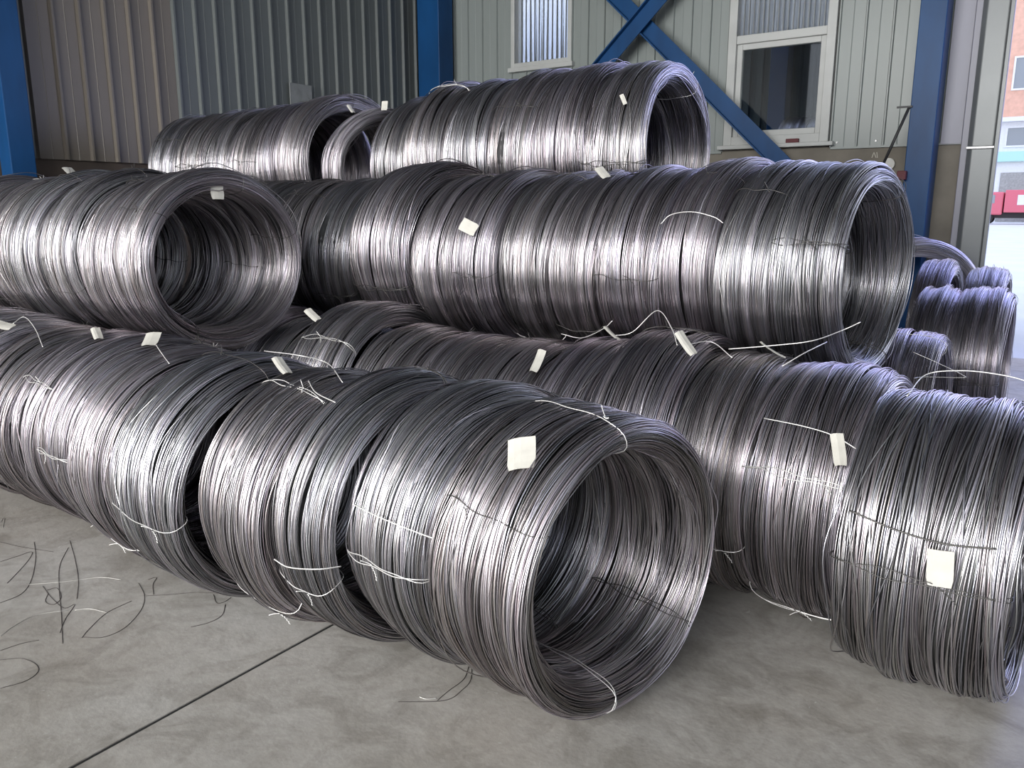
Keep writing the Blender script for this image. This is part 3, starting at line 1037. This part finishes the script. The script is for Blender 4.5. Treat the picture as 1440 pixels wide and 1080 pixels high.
put_tag(736, 643, 'A', TAGS[2], 25, 0.010)
put_tag(398, 521, 'A', TAGS[1], 70, 0.010, 12)
put_tag(214, 482, 'A', TAGS[0], 40, 0.010, 10)
put_tag(138, 474, 'A', TAGS[1], 65, 0.008, 6)
put_tag(8, 462, 'A', TAGS[0], 110, 0.012, 14)
put_tag(1181, 636, 'B', TAGS[1], 18, 0.012, -10)
put_tag(1323, 798, 'B', TAGS[0], 4, 0.010)
put_tag(1085, 500, 'B', TAGS[1], 120, 0.012, 25)
put_tag(965, 488, 'B', TAGS[1], 60, 0.010, 30)
put_tag(862, 476, 'B', TAGS[1], 80, 0.010, 20)
put_tag(758, 512, 'B', TAGS[1], 0, 0.010, 8)
put_tag(442, 447, 'B', TAGS[1], 70, 0.010, 8)
put_tag(662, 321, 'D', TAGS[0], 70, 0.010)
put_tag(848, 247, 'D', TAGS[0], 60, 0.010, 25, 0.75)
put_tag(100, 236, 'C', TAGS[0], 100, 0.012, 30)
put_tag(538, 130, 'F', TAGS[0], 20, 0.012, 50, 0.7)
put_tag(490, 133, 'F', TAGS[1], 70, 0.010, 30, 0.8)
put_tag(878, 142, 'F', TAGS[1], 30, 0.008, 10, 0.55)
# the tag that hangs in the mouth of the upper left row
c0 = [c for c in COILS if c['row'] == 'C'][0]
o = link('paper_tag', TAGS[0], c0['root'])
o['label'] = 'white paper tag'
o.matrix_local = Matrix.Translation((0.135, -0.02, 0.392 + 0.30)) @ Matrix.Rotation(math.radians(80), 4, 'Z') @ Matrix.Rotation(math.radians(75), 4, 'X')
c0['root']['label'] = 'wire coil at the open end of the upper left row, tag in its mouth'


# ------------------------------------------------------------------ loose binding wires lying over the coils
def surf(u, v, rows, lift=0.010):
    c, th, x = pick(u, v, rows)
    r = c['R'] + lift
    return Vector((x, c['y'] + r * math.cos(th), c['z'] + r * math.sin(th)))


def loose(pts, label, mt=None, r=0.0016, name='binding_wire'):
    pts = [Vector(p) for p in pts]
    o = pts[0].copy()
    path = smooth_path([p - o for p in pts], 8)
    m = MB().tube(path, r, 6).mesh(name, mt or M['tie_pale'], True)
    b = link(name, m)
    b.location = o
    tag(b, label, 'wire', 'loose binding wires on the coils')
    return b


loose([surf(862, 476, 'B'), surf(890, 463, 'B', 0.03), surf(922, 453, 'B', 0.05), surf(944, 468, 'B', 0.02), surf(953, 489, 'B')], 'pale slack binding wire arching between two tags, second floor row')
loose([surf(965, 489, 'B'), surf(1000, 493, 'B', 0.03), surf(1030, 507, 'B', 0.01)], 'short pale binding wire right of the arching one, second floor row')
loose([surf(1025, 503, 'B', 0.03), surf(1085, 503, 'B', 0.04), surf(1140, 506, 'B', 0.06), surf(1180, 497, 'B', 0.09), surf(1206, 486, 'B', 0.12)], 'long pale binding wire below the mouth of the upper right row')
loose([surf(1100, 520, 'B', 0.012), surf(1130, 510, 'B', 0.03), surf(1160, 503, 'B', 0.05)], 'short pale wire branching under the mouth of the upper right row')
loose([surf(1075, 590, 'B', 0.008), surf(1130, 602, 'B', 0.012), surf(1172, 615, 'B', 0.014), surf(1205, 633, 'B', 0.01)], 'pale strap wire holding the hanging tag on the second floor row')
loose([surf(1195, 718, 'B', 0.006), surf(1260, 745, 'B', 0.012), surf(1330, 765, 'B', 0.012), surf(1402, 772, 'B', 0.010)], 'dark twisted wire round the rightmost coil of the second floor row', M['tie_dark'], 0.0022)
loose([surf(1275, 562, 'B', 0.01), surf(1300, 545, 'B', 0.04), surf(1350, 540, 'B', 0.06), surf(1400, 543, 'B', 0.06), surf(1440, 548, 'B', 0.05), surf(1465, 556, 'B', 0.03)], 'pale wire arching over the right end of the second floor row')
loose([surf(930, 316, 'D', 0.006), surf(945, 305, 'D', 0.014), surf(975, 302, 'D', 0.02), surf(1005, 308, 'D', 0.016), surf(1018, 315, 'D', 0.008)], 'pale curved wire on the front of the upper right row')
loose([surf(790, 468, 'D', 0.006), surf(820, 472, 'D', 0.012), surf(850, 460, 'D', 0.01), surf(862, 450, 'D', 0.006)], 'pale wire hugging the underside of the upper right row')
loose([surf(375, 468, 'A', 0.008), surf(420, 505, 'A', 0.012), surf(460, 516, 'A', 0.012), surf(483, 541, 'A', 0.008)], 'pale kinked wire running past the flat tag, front floor row')
loose([surf(434, 537, 'A', 0.006), surf(446, 556, 'A', 0.010), surf(473, 568, 'A', 0.006)], 'short bent wire end standing on the front floor row')
loose([surf(220, 488, 'A', 0.008), surf(232, 505, 'A', 0.012), surf(240, 515, 'A', 0.01)], 'short pale tie hanging from the leftmost flat tag')
loose([surf(20, 458, 'A', 0.01), surf(36, 452, 'A', 0.02), surf(52, 468, 'A', 0.02), surf(62, 490, 'A', 0.008)], 'pale hooked wire at the left edge, front floor row')
loose([surf(388, 785, 'A', 0.006), surf(410, 795, 'A', 0.010), surf(450, 798, 'A', 0.010), surf(482, 795, 'A', 0.006)], 'pale doubled tie low on the front floor row', None, 0.0018)
loose([surf(500, 710, 'A', 0.006), surf(540, 728, 'A', 0.012), surf(585, 746, 'A', 0.012), surf(612, 757, 'A', 0.006)], 'pale sagging tie across the second coil, front floor row', None, 0.0017)
loose([on_y(1284, 495, 2.95), on_y(1320, 511, 2.93), on_y(1355, 528, 2.9), on_y(1351, 531, 2.9), on_y(1300, 530, 2.85), on_y(1285, 532, 2.8)], 'thin wire end poking out below the right mouth', M['scrap_pale'], 0.0011)


# ------------------------------------------------------------------ wire scraps on the floor
def scrap(pix, label, mt=None, r=0.0009, lift=None):
    pts = []
    for i, (u, v) in enumerate(pix):
        p = on_floor(u, v, r)
        if lift: p.z += lift[i]
        pts.append(p)
    o = pts[0].copy()
    m = MB().tube(smooth_path([p - o for p in pts], 8), r, 5).mesh('wire_scrap', mt or M['scrap'], True)
    b = link('wire_scrap', m)
    b.location = o
    tag(b, label, 'wire scrap', 'wire scraps on the concrete floor')


P = M['scrap_pale']
scrap([(195, 820), (203, 838), (198, 858), (175, 883), (145, 896), (115, 896)], 'large dark curved wire scrap on the floor left of the joint')
scrap([(115, 897), (125, 885), (150, 862), (185, 845)], 'dark wire scrap joining the ends of the large curve')
scrap([(40, 822), (90, 818), (140, 812), (170, 815)], 'pale wire scrap arching over the tangled heap', P)
scrap([(60, 824), (72, 840), (90, 855), (105, 850), (92, 870), (84, 890)], 'dark kinked wire scrap in the middle of the tangle')
scrap([(98, 760), (105, 785), (110, 815), (108, 842)], 'straight dark wire scrap pointing up out of the tangle')
scrap([(96, 770), (84, 795), (83, 825), (86, 862), (88, 905)], 'long dark wire scrap crossing the tangle lengthways')
scrap([(66, 830), (80, 827), (86, 840), (76, 850), (64, 846), (68, 834)], 'small wire loop scrap beside the tangle')
scrap([(105, 858), (125, 856), (145, 860), (150, 862)], 'short bright wire scrap with a hooked end in the tangle', P, 0.0013)
scrap([(0, 762), (25, 768), (48, 772), (75, 776)], 'dark wire scrap at the left edge, uppermost')
scrap([(0, 790), (25, 782), (45, 776), (38, 790), (18, 812), (10, 820)], 'bent dark wire scrap below the uppermost one')
scrap([(48, 762), (50, 785), (44, 815), (30, 835), (0, 848)], 'curved dark wire scrap hooking to the left edge')
scrap([(0, 895), (20, 880), (50, 865), (95, 858)], 'pale straight wire scrap from the left edge to the tangle', P)
scrap([(0, 915), (30, 905), (55, 900)], 'dark wire scrap under the pale straight one')
scrap([(0, 928), (30, 926), (50, 934), (53, 945), (35, 958), (0, 968)], 'dark wire loop at the left edge, lowest of the scraps')
scrap([(208, 815), (220, 812), (215, 822), (216, 836)], 'tiny curled wire scrap near the front floor row')
scrap([(205, 838), (240, 836), (280, 833), (318, 836)], 'long thin wire scrap reaching towards the front floor row')
scrap([(317, 850), (312, 865), (295, 875), (268, 882)], 'thin curved wire scrap left of the floor joint')
scrap([(300, 836), (305, 848), (316, 846), (325, 840)], 'small wire curl under the front floor row')
scrap([(663, 930), (662, 955), (650, 970), (625, 985), (560, 987)], 'dark bent wire scrap in front of the second front coil')
scrap([(660, 935), (652, 955), (630, 972), (615, 985)], 'thin wire scrap alongside the bent one in front')
scrap([(590, 980), (600, 983), (614, 982)], 'short pale wire scrap end on the floor in front', P, 0.0013)
scrap([(685, 938), (700, 955), (740, 972), (775, 980)], 'pale wire running under the front open coil', P)
scrap([(1200, 914), (1225, 916), (1247, 918)], 'short pale wire scrap by the second floor row', P, 0.0013)
scrap([(0, 735), (6, 728), (4, 742)], 'tiny wire scrap at the left edge under the coils', P)
